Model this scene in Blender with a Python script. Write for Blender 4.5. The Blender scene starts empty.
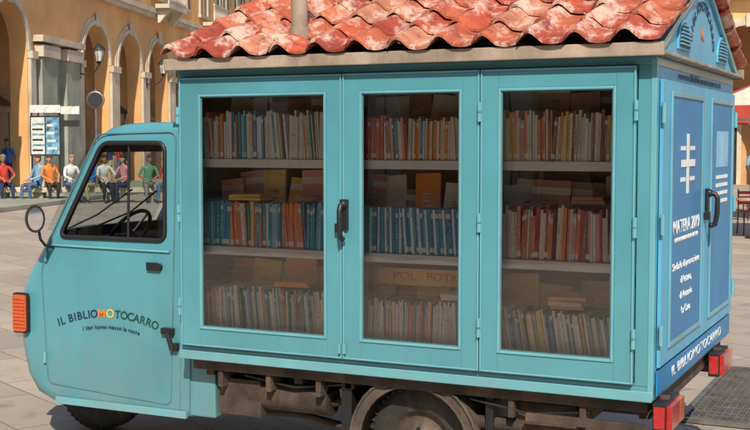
import bpy, bmesh, math, random
from mathutils import Vector, Matrix, Euler
random.seed(7)
R=math.radians
scene=bpy.context.scene
scene.view_settings.view_transform='Standard'
scene.view_settings.look='None'
scene.view_settings.exposure=0

# ------------------------------------------------------------------ materials
class NT:
    def __init__(s,name):
        s.m=bpy.data.materials.new(name); s.m.use_nodes=True
        s.t=s.m.node_tree; s.p=s.t.nodes['Principled BSDF']; s.out=s.t.nodes['Material Output']
    def n(s,ty,**kw):
        nd=s.t.nodes.new(ty)
        for k,v in kw.items(): setattr(nd,k,v)
        return nd
    def l(s,a,b): s.t.links.new(a,b)
    def math(s,op,a,b=None):
        nd=s.n('ShaderNodeMath',operation=op)
        for i,x in enumerate((a,b)):
            if x is None: continue
            if isinstance(x,(int,float)): nd.inputs[i].default_value=x
            else: s.l(x,nd.inputs[i])
        return nd.outputs[0]
    def mix(s,f,a,b,blend='MIX'):
        nd=s.n('ShaderNodeMix',data_type='RGBA',blend_type=blend)
        for i,x in ((0,f),(6,a),(7,b)):
            if isinstance(x,(int,float)): nd.inputs[i].default_value=x
            elif isinstance(x,(tuple,list)): nd.inputs[i].default_value=(*x[:3],1)
            else: s.l(x,nd.inputs[i])
        return nd.outputs[2]
    def noise(s,vec,scale,detail=4,rough=.55):
        nd=s.n('ShaderNodeTexNoise'); nd.inputs['Scale'].default_value=scale
        nd.inputs['Detail'].default_value=detail; nd.inputs['Roughness'].default_value=rough
        if vec is not None: s.l(vec,nd.inputs['Vector'])
        return nd.outputs['Fac']
    def ramp(s,fac,a,b):
        nd=s.n('ShaderNodeMapRange'); nd.inputs[1].default_value=a; nd.inputs[2].default_value=b
        s.l(fac,nd.inputs[0]); return nd.outputs[0]
    def coord(s,scale=None,kind='Object'):
        tc=s.n('ShaderNodeTexCoord').outputs[kind]
        if scale:
            mp=s.n('ShaderNodeMapping'); mp.inputs['Scale'].default_value=scale
            s.l(tc,mp.inputs['Vector']); return mp.outputs[0]
        return tc
    def bump(s,h,strength,dist=.01):
        b=s.n('ShaderNodeBump'); b.inputs['Strength'].default_value=strength; b.inputs['Distance'].default_value=dist
        s.l(h,b.inputs['Height']); s.l(b.outputs[0],s.p.inputs['Normal'])
def mat(name,c,rough=.6,metal=0,var=.18,scale=6,bump=0,stain=None,coat=0,spec=.5,bs=6,bd=.01,dust=None):
    k=NT(name); co=k.coord()
    f=k.noise(co,scale)
    d=tuple(x*(1-var) for x in c); e=tuple(min(1,x*(1+var)) for x in c)
    col=k.mix(k.ramp(f,.3,.7),d,e)
    if stain:
        g=k.noise(k.coord((1,1,.25)),scale*.5,6,.65)
        col=k.mix(k.math('MULTIPLY',k.ramp(g,.5,.8),stain[3]),col,stain[:3])
    if dust:
        # road dust settling on the lower body, by height on the object
        sp=k.n('ShaderNodeSeparateXYZ'); k.l(co,sp.inputs[0])
        low=k.ramp(sp.outputs[2],dust[3],dust[4])
        gg=k.math('MULTIPLY',k.math('MULTIPLY',low,k.ramp(k.noise(k.coord((1,1,.4)),7,7,.7),.35,.75)),.55)
        col=k.mix(gg,col,dust[:3])
    k.l(col,k.p.inputs['Base Color'])
    k.p.inputs['Roughness'].default_value=rough; k.p.inputs['Metallic'].default_value=metal
    k.p.inputs['Coat Weight'].default_value=coat; k.p.inputs['Coat Roughness'].default_value=.12
    k.p.inputs['Specular IOR Level'].default_value=spec
    if bump: k.bump(k.noise(co,scale*bs),bump,bd)
    return k.m
BLUE=mat('van_paint',(.085,.300,.370),.28,var=.10,scale=2.2,stain=(.065,.18,.215,.65),coat=.55,bump=.35,bs=1.2,bd=.016,dust=(.24,.24,.20,.75,.18))
BLUE2=mat('van_paint_trim',(.135,.38,.45),.35,var=.10,scale=3,coat=.35,stain=(.08,.21,.24,.5),dust=(.28,.27,.22,.75,.18))
REARB=mat('rear_panel_paint',(.018,.21,.46),.42,var=.10,scale=3,coat=.1,spec=.3,stain=(.015,.14,.30,.4))
REARF=mat('rear_frame_paint',(.10,.40,.60),.42,var=.08,scale=3,coat=.1,spec=.3,stain=(.06,.25,.38,.4))
BLACK=mat('black_plastic',(.015,.015,.017),.45,var=.2)
RUBBER=mat('tyre_rubber',(.03,.028,.026),.85,var=.35,scale=12,bump=.3,stain=(.16,.13,.1,.6))
RUST=mat('rusty_chassis',(.055,.038,.03),.85,var=.5,scale=9,bump=.4,stain=(.20,.12,.07,.8))
FENDER=mat('dusty_mudguard',(.085,.065,.05),.85,var=.4,scale=9,bump=.4,stain=(.25,.19,.13,.85))
CHROME=mat('chrome',(.7,.7,.7),.15,1,var=.05)
ALU=mat('shelf_board',(.82,.79,.72),.5,var=.06)
WOOD=mat('interior_wood',(.28,.16,.09),.6,var=.4,scale=3)
PLANK=mat('eave_board',(.34,.27,.21),.75,var=.3,scale=7,bump=.2,stain=(.12,.085,.06,.85))
AMBER=mat('amber_lens',(.55,.10,.02),.2,var=.15,scale=40,coat=.6)
REDL=mat('red_lens',(.42,.015,.012),.2,var=.2,scale=40,coat=.6)
SEAL=mat('glass_seal',(.08,.18,.21),.6)
INTER=mat('cab_interior',(.035,.03,.03),.7,var=.3)
SEAT=mat('seat_vinyl',(.08,.06,.05),.6,var=.3)
WHITE=mat('white_lettering',(.80,.81,.80),.5,var=.05)
NAVY=mat('dark_lettering',(.015,.03,.10),.5,var=.05)
GREENL=mat('green_lettering',(.015,.07,.05),.5,var=.05)
ORL=mat('orange_lettering',(.75,.20,.02),.5,var=.05)
REDT=mat('red_lettering',(.6,.03,.02),.5,var=.05)
YEL=mat('yellow_lettering',(.80,.45,.05),.5,var=.05)
def glass(name,tint=(.93,.96,.95),boost=1.5,base=.03):
    k=NT(name); tr=k.n('ShaderNodeBsdfTransparent'); tr.inputs[0].default_value=(*tint,1)
    gl=k.n('ShaderNodeBsdfGlossy'); gl.inputs['Roughness'].default_value=.0; gl.inputs[0].default_value=(1,1,1,1)
    fr=k.n('ShaderNodeFresnel'); fr.inputs[0].default_value=1.5
    bmp=k.n('ShaderNodeBump'); bmp.inputs['Strength'].default_value=.05; bmp.inputs['Distance'].default_value=.02
    k.l(k.noise(k.coord(),2.5,1),bmp.inputs['Height']); k.l(bmp.outputs[0],gl.inputs['Normal'])
    f=k.math('ADD',k.math('MULTIPLY',fr.outputs[0],boost),base)
    mx=k.n('ShaderNodeMixShader'); k.l(f,mx.inputs[0]); k.l(tr.outputs[0],mx.inputs[1]); k.l(gl.outputs[0],mx.inputs[2])
    k.l(mx.outputs[0],k.out.inputs[0]); return k.m
GLASS=glass('door_glass',tint=(1,1,1),boost=1.9,base=.035)
CABGL=glass('cab_glass',(.80,.86,.85),boost=1.6,base=.04)
MIRROR=mat('mirror_glass',(.8,.8,.8),.03,1,var=.02)

def book_mat():
    k=NT('book_covers')
    col=k.n('ShaderNodeAttribute',attribute_name='col').outputs['Color']
    rnd=k.n('ShaderNodeAttribute',attribute_name='rnd').outputs['Fac']
    uv=k.n('ShaderNodeUVMap'); sp=k.n('ShaderNodeSeparateXYZ'); k.l(uv.outputs[0],sp.inputs[0])
    u,v=sp.outputs[0],sp.outputs[1]
    def band(x,a,b): return k.math('MULTIPLY',k.math('GREATER_THAN',x,a),k.math('LESS_THAN',x,b))
    cmb=k.n('ShaderNodeCombineXYZ'); k.l(k.math('MULTIPLY',u,2),cmb.inputs[0]); k.l(k.math('MULTIPLY',v,34),cmb.inputs[1])
    k.l(k.math('MULTIPLY',rnd,97),cmb.inputs[2])
    nz=k.noise(cmb.outputs[0],1,2)
    title=k.math('MULTIPLY',k.math('MULTIPLY',band(v,.28,.72),band(u,.3,.72)),k.math('GREATER_THAN',nz,.52))
    dark=k.math('GREATER_THAN',rnd,.45)
    tcol=k.mix(dark,(.75,.72,.62),(.03,.03,.05))
    c=k.mix(k.math('MULTIPLY',title,.6),col,tcol)
    top=k.math('MULTIPLY',band(v,.80,.90),k.math('GREATER_THAN',k.math('FRACT',k.math('MULTIPLY',rnd,7)),.62))
    c=k.mix(top,c,(.7,.66,.55))
    bot=k.math('MULTIPLY',band(v,.05,.15),k.math('GREATER_THAN',k.math('FRACT',k.math('MULTIPLY',rnd,13)),.5))
    c=k.mix(bot,c,(.72,.70,.62))
    k.l(c,k.p.inputs['Base Color']); k.p.inputs['Roughness'].default_value=.4
    return k.m
BOOK=book_mat()
def tile_mat():
    k=NT('terracotta_tiles'); col=k.n('ShaderNodeAttribute',attribute_name='col').outputs['Color']; co=k.coord()
    c=k.mix(k.ramp(k.noise(co,9,5),.35,.7),col,k.mix(1,col,(.6,.5,.5),'MULTIPLY'))
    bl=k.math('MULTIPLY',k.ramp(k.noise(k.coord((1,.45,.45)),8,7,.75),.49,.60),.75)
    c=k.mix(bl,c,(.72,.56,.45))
    sp=k.math('MULTIPLY',k.ramp(k.noise(co,22,3,.6),.58,.66),.6)
    c=k.mix(sp,c,(.12,.055,.04))
    k.l(c,k.p.inputs['Base Color']); k.p.inputs['Roughness'].default_value=.6
    k.bump(k.noise(co,50),.5,.006); return k.m
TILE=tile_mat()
def ground_mat():
    k=NT('stone_paving'); co=k.coord()
    mp=k.n('ShaderNodeMapping'); mp.inputs['Rotation'].default_value=(0,0,R(25.7)); k.l(co,mp.inputs[0])
    b=k.n('ShaderNodeTexBrick'); k.l(mp.outputs[0],b.inputs['Vector'])
    b.inputs['Color1'].default_value=(.47,.40,.32,1); b.inputs['Color2'].default_value=(.37,.315,.255,1); b.inputs['Mortar'].default_value=(.16,.13,.105,1)
    b.inputs['Scale'].default_value=1; b.inputs['Brick Width'].default_value=.95; b.inputs['Row Height'].default_value=.48
    b.inputs['Mortar Size'].default_value=.007; b.inputs['Mortar Smooth'].default_value=.3
    c=k.mix(k.math('MULTIPLY',k.ramp(k.noise(co,.5,6,.6),.4,.72),.55),b.outputs[0],(.25,.21,.175))
    c=k.mix(k.math('MULTIPLY',k.ramp(k.noise(co,40,3,.6),.5,.8),.4),c,(.2,.17,.14))
    c=k.mix(k.math('MULTIPLY',k.ramp(k.noise(co,3,4,.7),.58,.72),.55),c,(.14,.11,.09))
    k.l(c,k.p.inputs['Base Color']); k.p.inputs['Roughness'].default_value=.7
    k.bump(k.noise(co,60),.4,.005); return k.m
GROUND=ground_mat()
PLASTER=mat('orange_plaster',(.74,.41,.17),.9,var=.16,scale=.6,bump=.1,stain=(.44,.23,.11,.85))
PLASTER2=mat('ochre_plaster',(.72,.48,.24),.9,var=.14,scale=.6,stain=(.48,.29,.15,.6))
STONE=mat('pale_stone',(.56,.48,.37),.85,var=.2,scale=1.2,bump=.2,stain=(.24,.19,.14,.75))
GSTONE=mat('grey_stone',(.30,.31,.25),.85,var=.25,scale=1.2,bump=.2,stain=(.14,.14,.11,.7))
DARKW=mat('window_glass_dark',(.03,.035,.04),.15,var=.5,scale=2)
SHUT=mat('shutter_green',(.05,.10,.07),.7)
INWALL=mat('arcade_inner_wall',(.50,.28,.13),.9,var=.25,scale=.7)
IRON=mat('wrought_iron',(.02,.02,.022),.55)
METAL=mat('galvanised_steel',(.22,.21,.20),.5,.6,var=.3,scale=8)
LAMPG=mat('lantern_glass',(.6,.6,.55),.2)

# ------------------------------------------------------------------ builders
class MB:
    def __init__(s): s.v=[];s.f=[];s.m=[];s.mats=[];s.sm=[];s.col=[];s.rnd=[];s.uv=[]
    def add(s,vs,fs,m,smooth=False,col=(1,1,1),rnd=0,uvs=None):
        if m not in s.mats: s.mats.append(m)
        i=s.mats.index(m); o=len(s.v); s.v+= [tuple(v) for v in vs]
        for k,f in enumerate(fs):
            s.f.append([o+a for a in f]); s.m.append(i); s.sm.append(smooth); s.col.append(col); s.rnd.append(rnd)
            s.uv.append(uvs[k] if uvs else None)
    def box(s,x0,x1,y0,y1,z0,z1,m,M=None,**kw):
        vs=[Vector(p) for p in ((x0,y0,z0),(x1,y0,z0),(x1,y1,z0),(x0,y1,z0),(x0,y0,z1),(x1,y0,z1),(x1,y1,z1),(x0,y1,z1))]
        if M is not None: vs=[M@v for v in vs]
        s.add(vs,[(0,1,5,4),(1,2,6,5),(2,3,7,6),(3,0,4,7),(4,5,6,7),(3,2,1,0)],m,**kw)
    def prism(s,pts,axis,a,b,m,M=None,smooth=False):
        def mk(p,t):
            v={'y':Vector((p[0],t,p[1])),'x':Vector((t,p[0],p[1])),'z':Vector((p[0],p[1],t))}[axis]
            return M@v if M is not None else v
        n=len(pts); vs=[mk(p,a) for p in pts]+[mk(p,b) for p in pts]
        s.add(vs,[list(range(n))[::-1],list(range(n,2*n))],m)
        s.add(vs,[(i,(i+1)%n,n+(i+1)%n,n+i) for i in range(n)],m,smooth=smooth)
    def cyl(s,p0,p1,r0,r1,m,n=14,caps=True,smooth=True):
        p0=Vector(p0);p1=Vector(p1); q=(p1-p0).to_track_quat('Z','Y')
        vs=[]
        for p,r in ((p0,r0),(p1,r1)):
            for i in range(n):
                a=2*math.pi*i/n; vs.append(p+q@Vector((r*math.cos(a),r*math.sin(a),0)))
        s.add(vs,[(i,(i+1)%n,n+(i+1)%n,n+i) for i in range(n)],m,smooth=smooth)
        if caps: s.add(vs,[list(range(n))[::-1],list(range(n,2*n))],m)
    def sweep(s,pts,r,m,n=8,closed=False):
        P=[Vector(p) for p in pts]; N=len(P); vs=[]
        for i,p in enumerate(P):
            if closed: t=P[(i+1)%N]-P[i-1]
            else: t=P[min(i+1,N-1)]-P[max(i-1,0)]
            q=t.to_track_quat('Z','Y')
            for k in range(n):
                a=2*math.pi*k/n; vs.append(p+q@Vector((r*math.cos(a),r*math.sin(a),0)))
        fs=[]
        for i in range(N if closed else N-1):
            j=(i+1)%N
            best=min(range(n),key=lambda o:sum((vs[i*n+k]-vs[j*n+(k+o)%n]).length for k in range(n)))
            for k in range(n): fs.append((i*n+k,i*n+(k+1)%n,j*n+(k+1+best)%n,j*n+(k+best)%n))
        s.add(vs,fs,m,smooth=True)
    def lathe(s,prof,c,axis,m,n=32,mats=None):
        c=Vector(c); vs=[]
        for t,r in prof:
            for i in range(n):
                a=2*math.pi*i/n
                if axis=='y': vs.append(c+Vector((r*math.cos(a),t,r*math.sin(a))))
                elif axis=='z': vs.append(c+Vector((r*math.cos(a),r*math.sin(a),t)))
                else: vs.append(c+Vector((t,r*math.cos(a),r*math.sin(a))))
        fs=[(j*n+i,j*n+(i+1)%n,(j+1)*n+(i+1)%n,(j+1)*n+i) for j in range(len(prof)-1) for i in range(n)]
        s.add(vs,fs,m,smooth=True)
    def sphere(s,c,r,m,seg=12,rings=8):
        if isinstance(r,(int,float)): r=(r,r,r)
        prof=[(-math.cos(math.pi*j/rings),math.sin(math.pi*j/rings)+1e-4) for j in range(rings+1)]
        vs=[];n=seg
        for t,q in prof:
            for i in range(n):
                a=2*math.pi*i/n; vs.append((c[0]+r[0]*q*math.cos(a),c[1]+r[1]*q*math.sin(a),c[2]+r[2]*t))
        s.add(vs,[(j*n+i,j*n+(i+1)%n,(j+1)*n+(i+1)%n,(j+1)*n+i) for j in range(rings) for i in range(n)],m,smooth=True)
    def build(s,name,parent=None,bevel=0,attrs=False,loc=None,rotz=None,fixn=True):
        me=bpy.data.meshes.new(name); me.from_pydata(s.v,[],s.f)
        for m in s.mats: me.materials.append(m)
        me.polygons.foreach_set('material_index',s.m); me.polygons.foreach_set('use_smooth',s.sm)
        if fixn:
            bm=bmesh.new(); bm.from_mesh(me)
            if not attrs: bmesh.ops.recalc_face_normals(bm,faces=bm.faces)
            bm.to_mesh(me); bm.free()
        if attrs:
            me.attributes.new('col','FLOAT_COLOR','CORNER')
            cols=[]
            for i,f in enumerate(s.f): cols+= [*s.col[i],1.0]*len(f)
            me.attributes['col'].data.foreach_set('color',cols)
            me.attributes.new('rnd','FLOAT','FACE')
            me.attributes['rnd'].data.foreach_set('value',s.rnd)
            me.uv_layers.new(name='UVMap'); ul=me.uv_layers['UVMap']
            uvs=[]
            for i,f in enumerate(s.f):
                for k in range(len(f)): uvs+= list(s.uv[i][k]) if s.uv[i] else [0,0]
            ul.data.foreach_set('uv',uvs)
        me.update()
        o=bpy.data.objects.new(name,me); scene.collection.objects.link(o)
        if parent: o.parent=parent
        if loc: o.location=loc
        if rotz is not None: o.rotation_euler=(0,0,rotz)
        if bevel:
            b=o.modifiers.new('b','BEVEL'); b.width=bevel; b.segments=2; b.limit_method='ANGLE'; b.angle_limit=R(40)
        return o
def empty(name,loc=(0,0,0),rotz=0):
    e=bpy.data.objects.new(name,None); scene.collection.objects.link(e); e.location=loc; e.rotation_euler=(0,0,rotz); return e
def text(name,body,loc,size,m,parent,face='side',sx=1,align='CENTER',tilt=0,roll=0,off=0.0,ext=.001):
    c=bpy.data.curves.new(name,'FONT'); c.body=body; c.size=size; c.align_x=align; c.align_y='CENTER'; c.extrude=ext; c.offset=off
    c.materials.append(m); o=bpy.data.objects.new(name,c); scene.collection.objects.link(o); o.parent=parent
    base=Euler((R(90-tilt),0,0 if face=='side' else R(90))).to_matrix().to_4x4()
    o.matrix_local=Matrix.Translation(loc)@base@Matrix.Rotation(roll,4,'Z')@Matrix.Diagonal((sx,1,1,1))
    return o

# ------------------------------------------------------------------ VAN
VAN=empty('three_wheeled_book_van',(0,0,.08))
W=2.1; XL=-2.55
b=MB()
b.box(XL,0,0,W,.55,.62,BLUE)
b.box(XL,0,.0,.04,2.062,2.10,BLUE); b.box(XL,0,.04,W,2.06,2.10,BLUE)
b.box(XL,-2.521,0,.05,.62,2.062,BLUE); b.box(-.08,0,0,.05,.62,2.062,BLUE)
b.box(XL,XL+.03,.05,W,.62,2.06,BLUE)
b.box(XL+.03,0,W-.04,W,.62,2.06,BLUE)
b.box(-.04,0,.05,W-.04,.62,2.06,REARF)
b.box(-2.521,-.08,.0,.05,.62,.632,BLUE)
b.box(-.022,.004,-.004,.02,.56,2.09,BLUE2)
b.box(XL,0,-.012,0,.552,.600,BLUE2)
b.build('box_body',VAN,bevel=.004)
b=MB()
b.box(XL+.04,-.05,.46,.475,.625,2.055,WOOD)
for z0,z1 in ((.655,.70),(1.120,1.165),(1.585,1.63)):
    b.box(XL+.04,-.05,.045,.455,z0,z1,ALU)
for x in (-1.545,-.816):
    b.box(x-.012,x+.012,.10,.455,.702,2.05,WOOD)
b.build('bookshelves',VAN,bevel=.003)
doors=[(-2.519,-1.548,-2.400,-1.636),(-1.542,-.819,-1.450,-.9075),(-.813,-.082,-.726,-.171)]
zb,zt,gb,gt=.632,2.058,.725,1.97
for i,(x0,x1,g0,g1) in enumerate(doors):
    b=MB(); ya,yb=-.028,-.001
    b.box(x0,g0,ya,yb,zb,zt,BLUE); b.box(g1,x1,ya,yb,zb,zt,BLUE)
    b.box(g0,g1,ya,yb,zb,gb,BLUE); b.box(g0,g1,ya,yb,gt,zt,BLUE)
    t=.013
    b.box(g0,g0+t,-.034,-.012,gb,gt,BLUE2); b.box(g1-t,g1,-.034,-.012,gb,gt,BLUE2)
    b.box(g0+t,g1-t,-.034,-.012,gb,gb+t,BLUE2); b.box(g0+t,g1-t,-.034,-.012,gt-t,gt,BLUE2)
    q=.009
    b.box(x0,x0+q,-.036,-.029,zb,zt,BLUE2); b.box(x1-q,x1,-.036,-.029,zb,zt,BLUE2)
    b.box(x0+q,x1-q,-.036,-.029,zb,zb+q,BLUE2); b.box(x0+q,x1-q,-.036,-.029,zt-q,zt,BLUE2)
    d=b.build('glass_door_frame',VAN,bevel=.003)
    b=MB(); b.add([(g0+t,-.02,gb+t),(g1-t,-.02,gb+t),(g1-t,-.02,gt-t),(g0+t,-.02,gt-t)],[(0,1,2,3)],GLASS); b.build('door_pane',VAN,fixn=False)
    b=MB()
    u=.006
    b.box(g0+t,g0+t+u,-.024,-.0205,gb+t,gt-t,SEAL); b.box(g1-t-u,g1-t,-.024,-.0205,gb+t,gt-t,SEAL)
    b.box(g0+t+u,g1-t-u,-.024,-.0205,gb+t,gb+t+u,SEAL); b.box(g0+t+u,g1-t-u,-.024,-.0205,gt-t-u,gt-t,SEAL)
    b.build('pane_seal',VAN)
b=MB()
for x in (-2.524,-.816,-.079):
    for z in (.84,1.34,1.86):
        b.cyl((x,-.040,z-.045),(x,-.040,z+.045),.010,.010,BLUE2,10)
        b.cyl((x,-.040,z-.004),(x,-.040,z+.004),.0112,.0112,SEAL,10)
for x,zz in ((-1.556,.66),(-1.53,.66)):
    b.box(x-.008,x+.008,-.045,-.036,zz,zz+.05,BLUE2)
b.build('hinges',VAN)
def handle(name,M):
    b=MB()
    b.box(-.022,.022,-.018,0,-.075,.075,BLACK,M)
    o=[(0,-.02,.05),(0,-.05,.045),(.0,-.062,.02),(.0,-.06,-.06),(0,-.05,-.115),(0,-.03,-.12)]
    b.sweep([M@Vector(p) for p in o],.014,BLACK,8)
    b.sphere(M@Vector((0,-.03,-.12)),.015,BLACK,8,6); b.sphere(M@Vector((0,-.018,.05)),.022,BLACK,10,6)
    b.box(-.045,-.012,-.03,0,-.09,-.045,BLACK,M)
    return b.build(name,VAN,bevel=.003)
handle('door_handle',Matrix.Translation((-1.53,-.030,1.36)))
# --- books
def rowcol(pal): 
    c=random.choice(pal); k=random.uniform(.8,1.12); return tuple(min(.85,x*k) for x in c)
CREAM=(.78,.67,.48);WHT=(.84,.82,.76);ORG=(.82,.27,.05);RED=(.64,.06,.04);BLU=(.04,.24,.46);TEAL=(.04,.36,.47);BRN=(.36,.17,.08);YLW=(.85,.55,.09);NVY=(.02,.05,.18);PNK=(.78,.38,.29);GRN=(.10,.32,.17);SKY=(.32,.55,.65)
def books(x0,x1,z,h,hv,pal,w=(.008,.02),lean=0,depth=.15,y=.060,pattern=None):
    b=MB(); x=x0; i=0; grp=lean
    while x<x1:
        ww=random.uniform(*w); hh=h+random.uniform(-hv,hv)
        if random.random()<.12: hh-=hv
        if random.random()<.10: grp=lean+random.uniform(-.07,.05)
        col=pattern(i) if pattern else rowcol(pal)
        y0=y+random.uniform(0,.016)
        M=Matrix.Translation((x,y0,z+.001))@Matrix.Rotation(grp,4,'Y')
        r=random.random()
        vs=[M@Vector(p) for p in ((0,0,0),(ww,0,0),(ww,depth,0),(0,depth,0),(0,0,hh),(ww,0,hh),(ww,depth,hh),(0,depth,hh))]
        zmin=min(v.z for v in vs)
        for v in vs: v.z+= z+.001-zmin
        sq=[(0,0),(1,0),(1,1),(0,1)]; z4=[(0,0)]*4
        b.add(vs,[(0,1,5,4)],BOOK,col=col,rnd=r,uvs=[sq])
        b.add(vs,[(1,2,6,5),(2,3,7,6),(3,0,4,7),(3,2,1,0)],BOOK,col=col,rnd=r,uvs=[z4]*4)
        b.add(vs,[(4,5,6,7)],BOOK,col=(.72,.66,.52),rnd=.1,uvs=[z4])
        x+=ww/ max(.9,math.cos(grp))+.0008+(.004 if random.random()<.05 else 0); i+=1
        if random.random()<.012: x+=.02
    return b.build('book_row',None,attrs=True,loc=(0,0,.08))
def pred(i): 
    k=(i//7)%3; r=random.random()
    return (TEAL if r<.55 else SKY if r<.7 else BLU) if (r<.78 and k<2) else (.84,.26,.06) if r<.93 else random.choice([WHT,YLW,CREAM])
def pbw(i): return WHT if i%3==0 else (TEAL if i%2 else BLU)
A,B_,C_=1.63,1.165,.70
books(-2.47,-1.57,A,.235,.02,[CREAM,WHT,WHT,BLU,CREAM,BRN,TEAL,ORG,WHT,SKY,CREAM],(.007,.017),lean=-.03)
books(-1.53,-1.36,A,.21,.01,[RED,ORG,(.75,.15,.05)],(.009,.016)); books(-1.36,-.83,A,.20,.012,[CREAM,WHT,CREAM,ORG,BRN,CREAM,TEAL],(.008,.016))
books(-.80,-.09,A,.22,.02,[CREAM,CREAM,WHT,ORG,BRN,YLW,PNK,WHT],(.007,.016),lean=.02)
books(-2.47,-1.57,B_,.235,.008,None,(.010,.02),pattern=pred)
books(-1.53,-.83,B_,.225,.004,None,(.009,.017),pattern=pbw)
books(-.80,-.09,B_,.24,.022,[RED,ORG,CREAM,ORG,WHT,ORG,CREAM,CREAM,BRN,PNK],(.008,.018),lean=.03)
books(-2.47,-1.57,C_,.24,.018,[CREAM,WHT,CREAM,ORG,BLU,BRN,WHT,WHT,CREAM,GRN,SKY],(.007,.014),lean=-.06)
books(-1.53,-.83,C_,.225,.015,[CREAM,WHT,CREAM,PNK,BRN,WHT,ORG,TEAL],(.006,.013),lean=.03)
books(-.74,-.09,C_,.215,.02,[CREAM,WHT,ORG,CREAM,BLU,WHT,BRN,NVY,TEAL,YLW],(.007,.014),lean=-.16)
def faceout(x0,x1,z,hs,pal,step=.17,y=.250):
    b=MB(); x=x0
    while x<x1:
        w=random.uniform(.12,.2); h=random.uniform(*hs); col=rowcol(pal); r=random.random()
        M=Matrix.Translation((x,y+random.uniform(-.02,.03),z))@Matrix.Rotation(R(random.uniform(-9,-3)),4,'X')@Matrix.Rotation(R(random.uniform(-7,7)),4,'Y')
        vs=[M@Vector(p) for p in ((0,0,0),(w,0,0),(w,.015,0),(0,.015,0),(0,0,h),(w,0,h),(w,.015,h),(0,.015,h))]
        z4=[(0,0)]*4
        b.add(vs,[(0,1,5,4)],BOOK,col=col,rnd=r,uvs=[[(0,0),(1,0),(1,1),(0,1)]])
        b.add(vs,[(1,2,6,5),(2,3,7,6),(3,0,4,7),(4,5,6,7),(3,2,1,0)],BOOK,col=col,rnd=r,uvs=[z4]*5)
        x+=w*random.uniform(.7,.95)
    b.build('display_books',None,attrs=True,loc=(0,0,.08))
faceout(-2.42,-1.6,A+.03,(.27,.38),[BRN,(.45,.22,.1),CREAM,GRN,(.4,.3,.2)])
faceout(-1.5,-.85,A+.03,(.27,.36),[BRN,ORG,(.35,.3,.2),CREAM])
faceout(-.78,-.2,A+.03,(.27,.38),[BRN,CREAM,(.45,.3,.17),PNK])
faceout(-2.42,-1.6,B_+.03,(.30,.39),[ORG,YLW,CREAM,(.6,.3,.14),YLW,PNK])
faceout(-1.5,-.85,B_+.03,(.28,.37),[(.4,.25,.15),CREAM,ORG,WHT])
faceout(-.78,-.2,B_+.03,(.28,.38),[BRN,(.5,.3,.17),ORG,CREAM])
faceout(-2.42,-1.6,C_+.02,(.33,.41),[YLW,ORG,CREAM,ORG,YLW])
faceout(-1.5,-.85,C_+.02,(.30,.38),[ORG,YLW,(.7,.32,.08)])
faceout(-.78,-.2,C_+.02,(.28,.39),[ORG,CREAM,YLW,(.45,.22,.1)])
# flat stacks lying on top of the rows
def stack(x,z,n,pal,w=.17,y=.075):
    b=MB(); zz=z
    for k in range(n):
        h=random.uniform(.010,.022); a=R(random.uniform(-9,9)); col=rowcol(pal); M=Matrix.Translation((x+random.uniform(-.012,.012),y,zz))@Matrix.Rotation(a,4,'Z')
        b.box(0,w*random.uniform(.85,1.05),0,.14,.0005,h,BOOK,M,col=col,rnd=random.random()); zz+=h+.0008
    b.build('book_stack',None,attrs=True,loc=(0,0,.08))
stack(-.50,C_+.236,3,[YLW,ORG,CREAM]); stack(-2.0,C_+.262,2,[ORG,YLW],w=.2); stack(-1.05,C_+.243,2,[ORG,CREAM]); stack(-.40,B_+.268,2,[CREAM,BRN]); stack(-2.28,B_+.246,2,[CREAM,YLW],w=.2)
b=MB(); b.box(-1.47,-.93,.225,.229,.99,1.075,YEL); b.build('shelf_card',VAN)
text('shelf_card_lettering','POL   POTK',(-1.20,.222,1.035),.055,REDT,VAN,sx=1.25)

# --- eave + roof
RX=-2.575
b=MB()
b.box(RX,.05,-.095,-.065,2.095,2.155,PLANK); b.box(RX,.05,W+.065,W+.095,2.095,2.155,PLANK)
b.box(RX,.05,-.0645,W+.0645,2.102,2.118,PLANK)
b.build('eave_boards',VAN,bevel=.004)
YR=W/2; ZE=2.150; ZR=2.60
b=MB()
tri=[(-.06,2.119),(W+.06,2.119),(YR,ZR-.02)]
b.prism(tri,'x',-2.55,-2.52,BLUE)
b.prism(tri,'x',-.03,.004,REARF)
b.prism([(-.06,2.125),(YR,ZR-.02),(YR,ZR-.05),(.03,2.125)],'x',.0045,.022,BLUE2)
b.prism([(W+.06,2.125),(YR,ZR-.02),(YR,ZR-.05),(W-.03,2.125)],'x',.0045,.022,BLUE2)
for yc_ in (.55,1.62):
    pts=[(yc_+.15*math.cos(a),2.16+.15*math.sin(a)) for a in [math.pi*k/12 for k in range(13)]]
    b.prism(pts,'x',.005,.014,REARF)
    pts=[(yc_+.12*math.cos(a),2.172+.12*math.sin(a)) for a in [math.pi*k/12 for k in range(13)]]
    b.prism(pts,'x',.0145,.017,BLACK)
    for k in range(6):
        z=2.182+k*.018; hw=math.sqrt(max(0,.12**2-(z-2.172)**2))
        if hw>.02: b.box(.017,.027,yc_-hw,yc_+hw,z,z+.007,REARF)
b.build('gable',VAN)
b=MB()
tw=.2185; NR=5; n=13; x0=-2.575; NC=12
def tprof(f):
    if f<.5: return .046*math.sin(math.pi*f/.5)
    return -.010*math.sin(math.pi*(f-.5)/.5)
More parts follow.
